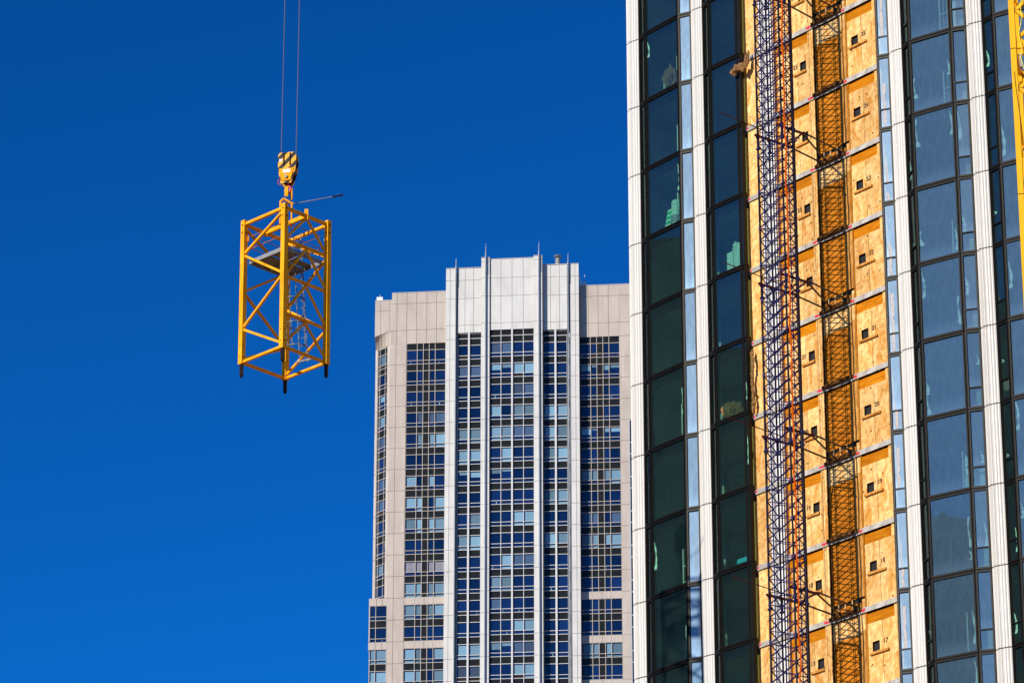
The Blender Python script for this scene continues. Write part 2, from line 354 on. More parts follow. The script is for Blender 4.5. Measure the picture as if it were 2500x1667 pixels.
# plywood strip
m=MB(); m.box(-.3,7.9,-.30,-.12,ZJ(K1),ZJ(K0),WF); m.build('backing_wall',M_dark,tower)
def numbers(k,t0,zc):
    cu=bpy.data.curves.new('floor_number','FONT'); cu.body=str(26-k); cu.size=.25; cu.extrude=.001; cu.align_x='CENTER'; cu.align_y='CENTER'; cu.offset=.003
    ob=bpy.data.objects.new('tmp',cu); sc.collection.objects.link(ob)
    bpy.context.view_layer.update()
    dg=bpy.context.evaluated_depsgraph_get(); me=bpy.data.meshes.new_from_object(ob.evaluated_get(dg))
    bpy.data.objects.remove(ob)
    me.name='floor_number'
    o=bpy.data.objects.new('floor_number',me); sc.collection.objects.link(o)
    me.materials.clear(); me.materials.append(M_num)
    P=WF(t0,.024,zc); o.location=P-tower.location; o.rotation_euler=(R(90),rnd.uniform(-.08,.08),math.atan2(T.y,T.x)); o.parent=tower
M_num=mat('black_marker',(.13,.07,.035),.8)
def panel(name,m_,t0,t1,z0,z1,d0=-.02,d1=.0,hole=None):
    m=MB()
    if hole:
        a,b,c,d=hole
        m.box(t0,a,d0,d1,z0,z1,WF); m.box(b,t1,d0,d1,z0,z1,WF); m.box(a,b,d0,d1,z0,c,WF); m.box(a,b,d0,d1,d,z1,WF)
    else: m.box(t0,t1,d0,d1,z0,z1,WF)
    return m.build(name,m_,tower)
for k in range(K0,K1):
    J=ZJ(k); J2=ZJ(k+1); top=J-.76; bot=J2-.10; sb=J-.30
    # concrete slab edge
    m=MB(); m.box(-.12,3.93,-.12,.07,J-.30,J-.10,WF); m.box(5.62,7.60,-.12,.07,J-.30,J-.10,WF); m.box(3.93,5.62,-.12,.045,J-.30,J-.10,WF)
    m.build('slab_edge',M_conc,tower)
    for (a,b) in ((3.62,3.92),(5.66,5.86),(-.08,.06),(1.9,2.05)):   # red spray marks at the niche corners
        m=MB(); n=9; zz=[J-.27+rnd.random()*.05 for _ in range(n+1)]; zu=[J-.12-rnd.random()*.06 for _ in range(n+1)]
        for i in range(n+1): x=a+(b-a)*i/n; m.v+=[WF(x,.0735,zz[i]),WF(x,.0735,zu[i])]
        for i in range(n): m.f.append((2*i,2*i+2,2*i+3,2*i+1))
        m.build('spray_mark',M_red,tower)
    t=rnd.choice((2.6,2.9,3.2,3.4,6.2,6.6,7.0)); m=MB(); m.box(t,t+.02,.068,.0722,J-.29,J-.11,WF); m.build('pencil_line',M_gap,tower)
    # left part
    panel('plywood_panel',M_ply,-.10,.70,bot,sb-.01)
    m=MB(); m.box(.72,1.49,-.10,-.006,bot,sb,WF); m.build('concrete_column',M_concw,tower)
    panel('plywood_panel',M_ply,1.50,1.66,bot,sb-.01)
    panel('recessed_board',M_hdr,1.66,1.79,bot,sb-.01,-.09,-.06)  # darker timber colour carries the shade of the recess
    panel('header_board',M_hdr,1.80,3.72,top+.006,J-.36,-.03,-.008)
    panel('plywood_panel',M_ply,1.80,2.97,bot,top)
    panel('plywood_panel',M_ply,2.985,3.60,bot,top,hole=(3.13,3.49,J-1.89,J-1.50))
    for (a,b) in ((3.62,3.70),(3.715,3.80),(3.815,3.93)): panel('stud_board',M_ply,a,b,bot,sb-.01,-.02,.012)
    panel('ledge_board',M_stud,2.80,3.52,J-2.02,J-1.93,.0,.09)
    # niche
    tie=(k%2==1)
    nb=J2+.38 if (k%2==0) else bot
    if k%2==0:   # open slot above the next slab with short studs
        for t in (4.30,4.66,5.04): panel('slot_stud',M_ply,t,t+.045,bot,nb,-.085,-.03)
        panel('niche_sheet',M_ply2,3.95,5.39,bot,nb-.14,-.115,-.09)
        panel('side_block',M_ply,5.60,5.80,bot,nb-.10,-.05,-.015); panel('side_block',M_ply2,5.42,5.58,bot,nb-.22,-.06,-.03)
    zsplit=J-1.05 if k%2 else J-1.9
    if k%2: panel('niche_sheet',M_ply,3.95,5.39,zsplit,sb,-.09,-.07); panel('niche_sheet',M_ply2,3.95,5.39,nb,zsplit-.005,-.09,-.07)
    else: panel('niche_sheet',M_ply2,3.95,5.39,nb,sb,-.09,-.07)
    # wide board right of the niche
    panel('jamb_board',M_ply if False else M_stud,5.40,5.80,(nb if k%2==0 else bot),J-.95 if k%2 else sb,-.05,-.015)
    if k%2: panel('jamb_board',M_ply,5.40,5.80,J-.94,sb,-.05,-.013)
    panel('jamb_board',M_hdr,5.815,5.87,bot,sb,-.04,.01)
    # plank lying along the slab edge
    m=MB()
    n=10
    for i in range(n):
        a=3.90+i*(1.78/n); b=a+1.78/n; da=.10+.10*math.sin(math.pi*i/n); db=.10+.10*math.sin(math.pi*(i+1)/n)
        p=[WF(a,-.1,J-.16),WF(b,-.1,J-.16),WF(b,db,J-.21),WF(a,da,J-.21),WF(a,-.1,J-.05),WF(b,-.1,J-.05),WF(b,db,J-.08),WF(a,da,J-.08)]
        m.hexa([p[3],p[2],p[1],p[0],p[7],p[6],p[5],p[4]])
    m.build('edge_plank',M_plank,tower)
    # right part
    panel('header_board',M_hdr,5.885,7.33,top+.006,J-.37,-.03,-.008)
    panel('plywood_panel',M_ply,5.885,6.665,bot,top,hole=(6.11,6.50,J-1.88,J-1.50))
    panel('plywood_panel',M_ply,6.685,7.46,bot,top)
    panel('plywood_panel',M_ply,7.335,7.46,top+.004,sb-.01)
    panel('plywood_panel',M_ply,7.47,7.8,bot,sb-.01)
    panel('ledge_board',M_stud,6.02,7.03,J-2.01,J-1.93,.0,.09)
    for (a,b) in ((6.10,6.51),(3.12,3.5)): m=MB(); m.box(a,b,-.11,-.10,J-1.9,J-1.49,WF); m.build('hatch_shade_sheet',M_dark,tower)  # near-black sheet painted as the shade inside the hatch
    if -1<=k<=10:
        numbers(k,6.83,J-1.60); numbers(k,2.88,J-1.62)
for (t,d,mm,r) in ((5.83,.05,M_dark,.006),(5.50,.03,M_dark,.005),(5.63,.03,M_dark,.005),(.86,.05,M_tie,.012),(.98,.05,M_dark,.014),(1.06,.05,M_dark,.010),(.60,.05,M_dark,.010),(3.70,.05,M_dark,.004)):
    m=MB(); m.tube([WF(t+.01*math.sin(k*1.7),d,ZJ(k)) for k in range(K0,K1+1)],r,6); m.build('riser_cable',mm,tower)
for k in range(K0,K1+1): m=MB(); m.bar(WF(-.20,.02,ZJ(k)-.12),WF(-.04,.10,ZJ(k)-.20),.07,.10); m.build('fixing_bracket',M_galv,tower)
# =================================================================== HOIST MAST
MT0,MT1,MD1,MD0=4.465,5.84,3.615,3.015
mast=thing('hoist_mast','dark navy lattice hoist mast standing in front of the plywood strip','mast',WF((MT0+MT1)/2,(MD0+MD1)/2,0))
zb,zt_=ZJ(12)-1,ZJ(-2)
for (t,d) in ((MT0,MD1),(MT1,MD1),(MT0,MD0),(MT1,MD0)):
    m=MB(); m.tube([WF(t,d,0),WF(t,d,zt_)],.068 if (t,d)==(MT1,MD0) else .039,10); m.build('leg',M_purp,mast,smooth=True)
iw=.31
for (t,d) in ((MT0+iw,MD1),(MT1-iw,MD1),(MT0+iw,MD0),(MT1-iw,MD0)):
    m=MB(); m.tube([WF(t,d,0),WF(t,d,zt_)],.021,8); m.build('rail',M_blue,mast,smooth=True)
P=.5027; sec=None
nb_=int(zt_/(P*3))
for s in range(nb_-31,nb_):
    m=MB()
    for q in range(3):
        z=s*P*3+q*P
        for d in (MD0,MD1):
            m.tube([WF(MT0,d,z),WF(MT1,d,z+P*.94)],.025,6); m.tube([WF(MT1,d,z+.03),WF(MT0,d,z+P*.97)],.018,6)
        for t in (MT0,MT1):
            m.tube([WF(t,MD0,z),WF(t,MD1,z+P)],.024,6); m.tube([WF(t,MD1,z+.02),WF(t,MD0,z+P)],.018,6)
    for (t,d) in ((MT0,MD1),(MT1,MD1),(MT0,MD0),(MT1,MD0)):
        m.tube([WF(t,d,s*P*3-.06),WF(t,d,s*P*3+.06)],.047,8)
    for t in (MT0,MT1): m.tube([WF(t,MD1,s*P*3),WF(t,MD0,s*P*3)],.02,6)
    m.build('lattice_bracing',M_blue,mast)
m=MB(); m.tube([WF(4.71,3.08,0),WF(4.71,3.08,zt_)],.028,8); m.build('rack_pipe',M_purp,mast)
m=MB(); n=120
m.tube([WF(6.11+.025*math.sin(i*.9)+.012*math.sin(i*2.3),3.69+.02*math.sin(i*1.3),ZJ(12)-3+i*(50/n)) for i in range(n+1)],.029,8)
tag(m.build('power_cable',M_orange),'bright orange power cable hanging down inside the navy hoist mast','cable')
for k,where in ((1,'above number 25'),(3,'between numbers 24 and 23'),(5,'between numbers 22 and 21'),(7,'between numbers 20 and 19'),(9,'between numbers 18 and 17')):
    z=ZJ(k)-.02
    o=thing('mast_tie','mast tie of red channels and dark tubes on the slab '+where,'tie frame',WF(5,2.4,z),'mast ties')
    m=MB()
    m.bar(WF(5.79,2.33,z),WF(5.79,3.83,z),.05,.09); m.bar(WF(4.54,2.0,z),WF(4.54,3.83,z),.05,.09)
    m.bar(WF(4.49,2.13,z+.03),WF(5.89,2.46,z+.03),.04,.06); m.bar(WF(4.54,2.28,z-.05),WF(5.79,3.18,z-.05),.035,.05)
    m.build('channel_frame',M_tie,o)
    for (a,b) in (((5.79,2.40,z+.05),(5.40,.02,z+.02)),((5.75,2.36,z-.02),(4.50,.02,z-.06)),((4.54,2.05,z),(4.22,.02,z-.02))):
        m=MB(); m.tube([WF(*a),WF(*b)],.036,10); m.build('brace_tube',M_tube,o,smooth=True)
    for (t,d) in ((MT0,MD1),(MT1,MD0),(MT1,MD1),(MT0,MD0)):
        m=MB(); m.box(t-.055,t+.08,d-.055,d+.055,z-.05,z+.05,WF); m.box(t-.055,t+.10,d-.055,d+.055,z-.56,z-.49,WF); m.box(t+.05,t+.07,d-.03,d+.03,z-.5,z-.05,WF)
        m.build('clamp',M_blue,o)
    m=MB(); m.tube([WF(5.0,5.97,z+.16),WF(5.0,2.78,z-.02)],.02,8); m.build('guide_rod',M_tie,o)
    m=MB(); m.box(5.30,5.52,.0,.14,z-.09,z+.03,WF); m.box(4.36,4.6,.0,.14,z-.09,z+.0,WF); m.box(4.12,4.32,.0,.14,z-.09,z+.02,WF); m.build('foot_plate',M_tube,o)
# loose mineral wool hanging out of the wall
from mathutils import noise as mn
def lump(m,c,r,n=9,seed=1,sq=(1,1,1)):
    b=len(m.v); N=30; n=18
    for i in range(n+1):
        th=math.pi*i/n
        for j in range(N):
            ph=2*math.pi*j/N; d=Vector((math.sin(th)*math.cos(ph),math.sin(th)*math.sin(ph),math.cos(th)))
            q=r*(.9+.55*mn.noise(d*1.3+Vector((seed*3.1,0,0)))+.30*mn.noise(d*3.1+Vector((seed,5,0)))+.10*mn.noise(d*9+Vector((0,seed,5))))
            m.v.append(Vector(c)+Vector((q*d.x*sq[0],q*d.y*sq[1],q*d.z*sq[2])))
    for i in range(n):
        for j in range(N): m.f.append((b+i*N+j,b+i*N+(j+1)%N,b+(i+1)*N+(j+1)%N,b+(i+1)*N+j))
m=MB(); lump(m,WF(-.12,.45,68.20),.24,9,3,(.75,.5,.85)); lump(m,WF(.16,.42,68.18),.21,9,4,(.75,.6,.95)); lump(m,WF(.36,.34,68.48),.15,9,5,(.65,.6,1.8)); lump(m,WF(-.26,.50,68.06),.17,9,9,(.8,.5,.95)); lump(m,WF(.30,.38,68.22),.13,9,12,(.8,.6,1)); lump(m,WF(.43,.30,68.74),.09,9,17,(.6,.6,1.3))
tag(m.build('mineral_wool',M_wool),'torn tuft of brown mineral wool sticking out beside the upper dark pane','insulation')
m=MB()
for i in range(9): lump(m,WF(.12+.06*math.sin(i*1.1),.22+.03*math.sin(i),55.75-i*.29),.14,7,20+i,(.5,.45,1.4))
tag(m.build('mineral_wool',M_wool),'long thin strip of brown mineral wool peeling down beside the corner post','insulation')
# =================================================================== THINGS BEHIND THE GLASS
M_green=mat('green_wrapped_bale',(.03,.55,.22),.6); M_gw=mat('white_wrap_stripe',(.75,.9,.8),.5)
M_pack=noisy('pale_packaging',(.62,.80,.74),(.42,.60,.56),(1,1,1),5,.6)
M_film2=noisy('clear_wrapped_plastic',(.50,.70,.62),(.75,.9,.85),(1,1,1),12,.35)
M_cy=mat('bright_blue_tarp',(.05,.55,.75),.5)
def room(a,b,k): F,L=seg(NODE[a],NODE[b]); return F,L,ZJ(k+1)-.10
def rbox(m,F,u,v,d0,d1,z0,z1,r=.03):
    c=Vector(((u+v)/2,(d0+d1)/2)); hx,hy=(v-u)/2,(d1-d0)/2; pts=[]
    for sx,sy,a0 in ((1,1,0),(-1,1,90),(-1,-1,180),(1,-1,270)):
        for j in range(4):
            a=R(a0+30*j); pts.append((c.x+sx*(hx-r)+r*math.cos(a),c.y+sy*(hy-r)+r*math.sin(a)))
    for (z,q) in (): pass
    n=len(pts); b=len(m.v)
    for z,s in ((z0,1),(z1-r,1),(z1,.93)):
        for p in pts: m.v.append(F(c.x+(p[0]-c.x)*s,c.y+(p[1]-c.y)*s,z))
    for l in range(2):
        for i in range(n): j=(i+1)%n; m.f.append((b+l*n+i,b+l*n+j,b+(l+1)*n+j,b+(l+1)*n+i))
    m.f.append(tuple(b+2*n+i for i in range(n))); m.f.append(tuple(b+i for i in range(n))[::-1])
F,L,z=room('A1','A2',2)
o=thing('wrapped_bale','leaning bale in green and white stripes behind the leftmost column of dark panes','bale',F(.65,-.6,z))
for i in range(6):
    m=MB(); rbox(m,F,.40+i*.06,.78+i*.06,-.85,-.45,z+i*.2,z+i*.2+.12,.05); m.build('green_layer',M_green,o)
    m=MB(); rbox(m,F,.41+i*.06,.77+i*.06,-.83,-.47,z+i*.2+.12,z+i*.2+.2,.05); m.build('white_layer',M_gw,o)
for i,(u,h,lb) in enumerate(((1.12,1.55,'left of two tall pale wrapped rolls behind the pane with the green bale'),(1.62,1.75,'right and taller of two pale wrapped rolls beside the green bale'))):
    o=thing('insulation_roll',lb,'roll',F(u,-.6,z),'wrapped rolls')
    m=MB(); m.tube([F(u,-.65,z),F(u,-.65,z+h*.5),F(u,-.65,z+h*.96),F(u,-.65,z+h)],[.22,.23,.22,.17],16); m.build('roll_body',M_pack,o)
    m=MB(); m.tube([F(u,-.65,z+h*.35),F(u,-.65,z+h*.55)],.236,16,False); m.build('print_band',M_cy if False else M_galv,o)
F,L,z=room('B1','B2',3)
o=thing('wrapped_pallet','pale shrink-wrapped pallet of packs under crumpled clear plastic, behind glass','pallet',F(1.1,-.8,z))
m=MB(); rbox(m,F,.25,.62,-1.1,-.5,z+.05,z+1.25); m.build('pack',M_pack,o)
m=MB(); rbox(m,F,.65,1.25,-1.1,-.5,z+.05,z+1.3); m.build('pack',M_pack,o)
m=MB(); rbox(m,F,1.45,1.8,-1.1,-.5,z+.05,z+1.45); m.build('pack',M_pack,o)
m=MB(); lump(m,F(.75,-.8,z+1.4),.36,9,31,(.9,.9,.6)); lump(m,F(1.15,-.8,z+1.42),.33,9,32,(.9,.9,.6)); m.build('plastic_cover',M_film2,o)
F,L,z=room('A1','A2',0)
m=MB(); lump(m,F(1.15,-.5,z+.85),.42,9,41,(1,.5,1.2)); m2=tag(m.build('mineral_wool',M_wool),'pale clump of mineral wool heaped inside the topmost whole dark pane at the left','insulation')
m=MB(); rbox(m,F,.55,.95,-.9,-.5,z,z+.9); tag(m.build('carton',M_core),'grey carton standing beside the pale mineral wool clump behind the glass','carton')
F,L,z=room('B1','B2',1)
o=thing('wire_crate','pale wire crate filled with small packets behind the dark pane left of the plywood','crate',F(1.4,-.6,z))
m=MB(); rbox(m,F,1.0,1.85,-.95,-.5,z,z+.75); m.build('packets',M_pack,o)
m=MB()
for i in range(7): m.bar(F(1.0+i*.142,-.46,z),F(1.0+i*.142,-.46,z+.85),.02)
for i in range(5): m.bar(F(.98,-.46,z+.05+i*.2),F(1.87,-.46,z+.05+i*.2),.02)
m.build('wire_mesh',M_dark,o)
m=MB(); rbox(m,F,.35,.6,-.8,-.45,z,z+.5); tag(m.build('carton',M_pack),'small pale carton left of the wire crate behind the dark pane','carton')
F,L,z=room('B1','B2',5)
m=MB(); lump(m,F(.55,-.45,z+.5),.5,9,51,(.9,.4,1)); tag(m.build('mineral_wool',M_wool),'dull heap of mineral wool behind a dark pane, beside the long peeling wool strip','insulation')
F,L,z=room('B1','B2',7)
m=MB(); rbox(m,F,.5,1.4,-.9,-.45,z,z+.42); tag(m.build('carton',M_pack),'low pale carton under a folded blue tarpaulin behind lower dark pane','carton')
m=MB(); rbox(m,F,.48,1.42,-.92,-.43,z+.43,z+.62,.08); tag(m.build('tarpaulin',M_cy),'folded bright blue tarpaulin on a carton inside the lower dark pane','tarpaulin')
F,L,z=room('C1','C2',7)
m=MB(); rbox(m,F,1.35,1.75,-.8,-.4,z,z+.85); tag(m.build('carton',M_pack),'pale carton behind the lower corner of the big dusty right-hand pane','carton')
F,L,z=room('C2','C3',7)
m=MB(); rbox(m,F,.1,.5,-.7,-.35,z,z+.95); tag(m.build('carton',M_pack),'grey ribbed carton behind the narrow lower pane beside the white column','carton')
# =================================================================== GREY TOWER
G0=Vector((-16.15,499.71)); GT=(Vector((15.56,496.376))-G0).normalized(); GN=Vector((GT.y,-GT.x))
if GN.y>0: GN=-GN
GF=frame(G0,GT,GN)
grey=thing('stone_tower','pale stone-clad residential tower with stepped top and blue windows','tower',GF(14,-12,0))
def clad(name,c1,c2,br):
    m=mat(name,c1,.75,0,.3); t,b=nodes(m)
    mp=coords(t,(1,1,.35)); n=noise(t,mp,.55,5,.6); r=ramp(t,[(.38,c2),(.62,c1)]); t.links.new(n.outputs[0],r.inputs[0])
    mp2=coords(t,(1.2,1.2,.12)); n2=noise(t,mp2,1.3,4); r2=ramp(t,[(.62,(0,0,0)),(.72,(1,1,1))]); t.links.new(n2.outputs[0],r2.inputs[0])
    mx=t.nodes.new('ShaderNodeMix'); mx.data_type='RGBA'; mx.inputs[7].default_value=col(*br); 
    ml=t.nodes.new('ShaderNodeMath'); ml.operation='MULTIPLY'; ml.inputs[1].default_value=.45; t.links.new(r2.outputs[0],ml.inputs[0]); t.links.new(ml.outputs[0],mx.inputs[0])
    t.links.new(r.outputs[0],mx.inputs[6]); t.links.new(mx.outputs[2],b.inputs['Base Color']); return m
M_tan=clad('pink_granite',(.535,.465,.405),(.46,.395,.345),(.66,.60,.55))
M_pale=clad('pale_granite',(.66,.65,.62),(.57,.56,.535),(.78,.77,.75))
M_joint=mat('stained_joint',(.17,.13,.095),.9)
M_mull=mat('ivory_mullion',(.44,.40,.35),.5)
M_mullw=mat('white_mullion',(.60,.60,.59),.4)
M_fin=noisy('steel_fin',(.42,.44,.42),(.34,.36,.35),(1,1,.2),2,.35,0,.35,.65,.4)
def dglass(name,c,rough=.05,spec=.5):
    m=mat(name,c,rough,0,spec); t,b=nodes(m)
    oi=t.nodes.new('ShaderNodeObjectInfo'); mr=t.nodes.new('ShaderNodeMapRange'); mr.inputs[3].default_value=.55; mr.inputs[4].default_value=1.5
    t.links.new(oi.outputs['Random'],mr.inputs[0]); h=t.nodes.new('ShaderNodeHueSaturation'); h.inputs['Color'].default_value=col(*c)
    t.links.new(mr.outputs[0],h.inputs['Value']); t.links.new(h.outputs[0],b.inputs['Base Color']); return m
M_vis=dglass('blue_vision_glass',(.004,.016,.07),.03,.45)
M_span=noisy('spandrel_glass',(.010,.012,.012),(.014,.015,.014),(1,1,1),1,.3,0,.35,.65,0,.15)
M_blind=dglass('drawn_roller_blind',(.12,.235,.33),.5,.3)
M_blind2=dglass('half_drawn_blind',(.035,.075,.15),.4,.3)
M_void=mat('open_vent_dark',(.008,.004,.006),.9)
M_curt=noisy('pleated_curtain',(.40,.42,.48),(.10,.09,.13),(6,6,.02),3,.8)
g_=.024
def wall(name,m_,us,zs,p,back=.4,F=GF):
    """clad wall: grid of stone panels with open joints over a stained backing"""
    m=MB()
    for i in range(len(us)-1):
        for j in range(len(zs)-1):
            m.box(us[i]+(g_ if i else 0),us[i+1]-(g_ if i<len(us)-2 else 0),p-.06,p,min(zs[j],zs[j+1])+g_,max(zs[j],zs[j+1])-g_,F)
    w_=m.build(name,m_,grey)
    b=MB(); b.box(us[0]+.01,us[-1]-.01,p-back,p-.05,min(zs[0],zs[-1])+.01,max(zs[0],zs[-1])-.04,F); b.build('joint_backing',M_joint,w_)
    return w_
ZG=lambda j:195.09-3.1*j
JB=18
zfl=[ZG(j) for j in range(0,JB+1)]
# solid bodies behind the faces (butted, never flush)
def body(u0,u1,p0,p1,z0,z1,m_,name='building_mass'):
    m=MB(); m.box(u0,u1,p0,p1,z0,z1,GF); m.build(name,m_,grey)
body(-.7,45,-30,-.62,0,202.6,M_tan); body(7.2,25.6,-18,.60,0,205.45,M_pale); body(12.4,20.5,-12,1.40,0,206.4,M_pale)
body(-3.0,-.7,-30,-3.3,0,201.5,M_tan)
# tan left wing
wall('stone_cladding',M_tan,[-.75,-.02,1.36,2.75,4.2,5.57,7.04],[202.8,201.16,197.13,195.05],0)
m=MB(); us=[-3.14,-2.35,-1.05,-.72]; lo=lambda u: 197.13-.86*max(0,(-.95-u))/2.2
for i in range(3):
    a,b=us[i]+(g_ if i else 0),us[i+1]-(g_ if i<2 else 0)
    m.box(a,b,-.07,-.012,200.2+g_,201.75,GF)
    m.hexa([GF(a,-.012,lo(a)+g_),GF(b,-.012,lo(b)+g_),GF(b,-.07,lo(b)+g_),GF(a,-.07,lo(a)+g_),GF(a,-.012,200.2-g_),GF(b,-.012,200.2-g_),GF(b,-.07,200.2-g_),GF(a,-.07,200.2-g_)])
cw=m.build('stone_cladding',M_tan,grey)
m=MB(); m.hexa([GF(-3.13,-.06,lo(-3.13)),GF(-.95,-.06,197.13),GF(-.95,-.3,197.13),GF(-3.13,-2.05,197.13),GF(-3.13,-.06,201.7),GF(-.95,-.06,201.7),GF(-.95,-3.2,201.7),GF(-3.13,-3.2,201.7)]); m.build('joint_backing',M_tan,cw)
wall('stone_cladding',M_tan,[-.97,-.76],[197.10,195.05],-.004)
wall('stone_pier',M_tan,[-.95,-.10,1.36],zfl,0)
# chamfered corner
CF,CL=seg(GF(-3.30,-2.2,0).xy,GF(-.95,0,0).xy)
# splayed row of stone leading from the square corner above to the chamfer below
m=MB(); cuts=[0,.13,.35,.57,.76,1.0]
def spl(a,b):
    top=Vector(GF(-.95-2.19*a,-.013*a,197.12-.86*a)); bt=Vector(GF(-.95-2.35*a,-2.2*a,195.07)); return top.lerp(bt,b)
for i in range(5):
    for c in range(6):
        for rr in range(5):
            a0_=cuts[i]+.008+(cuts[i+1]-cuts[i]-.016)*c/6; a1_=cuts[i]+.008+(cuts[i+1]-cuts[i]-.016)*(c+1)/6
            b0_=.01+.98*rr/5; b1_=.01+.98*(rr+1)/5
            m.add([spl(a0_,b1_),spl(a1_,b1_),spl(a1_,b0_),spl(a0_,b0_)],[(3,2,1,0)])
sp=m.build('splayed_cladding',M_tan,grey)
m=MB(); bk=Vector((GN.x,GN.y,0))*-.05
for c in range(12):
    a0_,a1_=c/12,(c+1)/12; m.add([spl(a0_,1)+bk,spl(a1_,1)+bk,spl(a1_,0)+bk,spl(a0_,0)+bk],[(3,2,1,0)])
m.build('joint_backing',M_joint,sp)
wall('stone_cladding',M_tan,[0,.50],[zz for zz in zfl if zz>158.0]+[158.0],0,.3,CF)
wall('stone_cladding',M_tan,[CL-.55,CL-.02],[zz for zz in zfl if zz>158.0]+[158.0],0,.3,CF)
def blinds_for(r):
    x=r.random()
    if x<.25: return 'full'
    if x<.42: return 'mid'
    if x<.52: return 'half'
    if x<.55: return 'curtain'
    return None
def window(name,F,lights,ztop,p,barm,opaque=(),rows=(.99,1.54,.57),seed=0,bar=.04,extra_top=False,single=None,bars_p=.08,first=True,blind=None):
    """one storey of glazing: bars, spandrel, vision panes, vent panes"""
    r=random.Random(seed); u0,u1=lights[0],lights[-1]
    za=ztop; zb_=ztop-rows[0]; zc=zb_-rows[1]; zd=zc-rows[2]
    fr=MB()
    for u in lights[1:-1]: fr.box(u-bar,u+bar,p-.02,p+bars_p,zd,za,F)
    for u in (u0,u1): 
        fr.box(u-(.0 if u==u0 else bar),u+(bar if u==u0 else 0),p-.02,p+bars_p*.8,zd,za,F)
    for z in (zb_,zc,zd+bar): 
        for i in range(len(lights)-1):
            fr.box(lights[i]+bar,lights[i+1]-bar,p-.02,p+bars_p*.9,z-bar,z+bar,F)
    f=fr.build(name,barm,grey)
    m=MB(); m.box(u0,u1,p-.10,p-.045,zb_+bar,za,F)
    for i in opaque: m.box(lights[i]+bar,lights[i+1]-bar,p-.10,p-.04,zd+2*bar,zb_-bar,F)
    m.build('spandrel',M_span,f)
    bt=blind if blind is not None else blinds_for(r)
    for i in range(len(lights)-1):
        if i in opaque: continue
        a,b=lights[i]+bar,lights[i+1]-bar
        m=MB(); m.box(a,b,p-.10,p-.05,zc+bar,zb_-bar,F); m.box(a,b,p-.10,p-.05,zd+2*bar,zc-bar,F)
        m.build('pane',M_vis,f)
        if bt and r.random()<.94:
            top=zb_-bar-.13; botm=zc+bar+.02; h=top-botm
            if bt=='half': botm=top-h*(.15+.55*r.random())
            m=MB(); m.box(a+.17 if b-a>.6 else a+.12,b-.01,p-.05,p-.046,botm,top,F)  # blind cut short left and top, shaping the frame's shadow on it
            if bt in('full',) and r.random()<.75: m.box(a+.17 if b-a>.6 else a+.12,b-.03,p-.05,p-.046,zd+2*bar+.02,zc-bar-.17,F)
            m.build('blind',{'full':M_blind,'mid':M_blind2,'half':M_blind,'curtain':M_curt}[bt],f)
        elif r.random()<.18:
            m=MB(); x=a+(b-a)*r.random()*.7; m.box(x,x+.12,p-.05,p-.046,zd+2*bar,zd+.34+.3*r.random(),F); m.build('lamp_on_sill',M_blind,f)
        if r.random()<.05:
            m=MB(); m.box(a,b,p-.05,p-.044,zd+2*bar,zc-bar,F); m.build('open_vent',M_void,f)
    return f
lw=[1.40,2.89,3.75,4.58,5.43,6.90]
rw=[25.70,27.22,28.10,28.96,29.81,31.28]
sd=100
for j in range(0,JB):
    z=ZG(j)
    if j in (12,14,16,18): # stone band replaces the spandrel on alternate lower storeys
        for (l,nm) in ((lw,0),(rw,1)):
            us=[l[0],l[1],(l[2]+l[3])/2,l[4],l[5]]
            wall('stone_band',M_tan,us,[z+.0,z-.99],-.02,.3)
    window('ribbon_window',GF,lw,z,-.13,M_mull,(2,),seed=sd+j,blind={0:'',1:'',2:'',3:'mid',4:'full',5:'',6:'full',8:'full',9:'',10:'curtain',11:'full',12:'full',13:'',14:'full',15:'full'}.get(j))
    window('ribbon_window',GF,rw,z,-.13,M_mull,(2,),seed=sd+40+j)
    if z>158.2: window('corner_window',CF,[.55,.98,2.15,CL-.6],z-.15 if j==0 else z,-.10,M_mull,seed=sd+80+j,bar=.038)
# right pier
wall('stone_pier',M_tan,[31.30,34.0,37.0],[202.8,201.16,197.13]+zfl,0)
wall('stone_cladding',M_tan,[25.72,26.95,28.35,29.8,31.28],[202.8,201.16,197.13,195.05],0)
# lower left block
wall('stone_cladding',M_tan,[-3.43,-2.4,-1.6,-.97],[157.95,156.85],.0,3.0)
body(-3.40,-.97,-25,-.35,0,157.8,M_tan)
wall('stone_cladding',M_tan,[-3.43,-3.27],[156.85,151.75],.0,.3)
for j in (12,13): window('corner_window',GF,[-3.26,-2.49,-.98],ZG(j)-.06 if j>12 else 157.85,-.13,M_mull,seed=sd+95+j,blind='')
wall('stone_cladding',M_tan,[-3.46,-2.5,-1.6,-.97],[151.72,150.6],.0,.3)
for j in (14,15): window('corner_window',GF,[-3.30,-2.51,-.98],ZG(j),-.13,M_mull,seed=sd+95+j,blind='full')
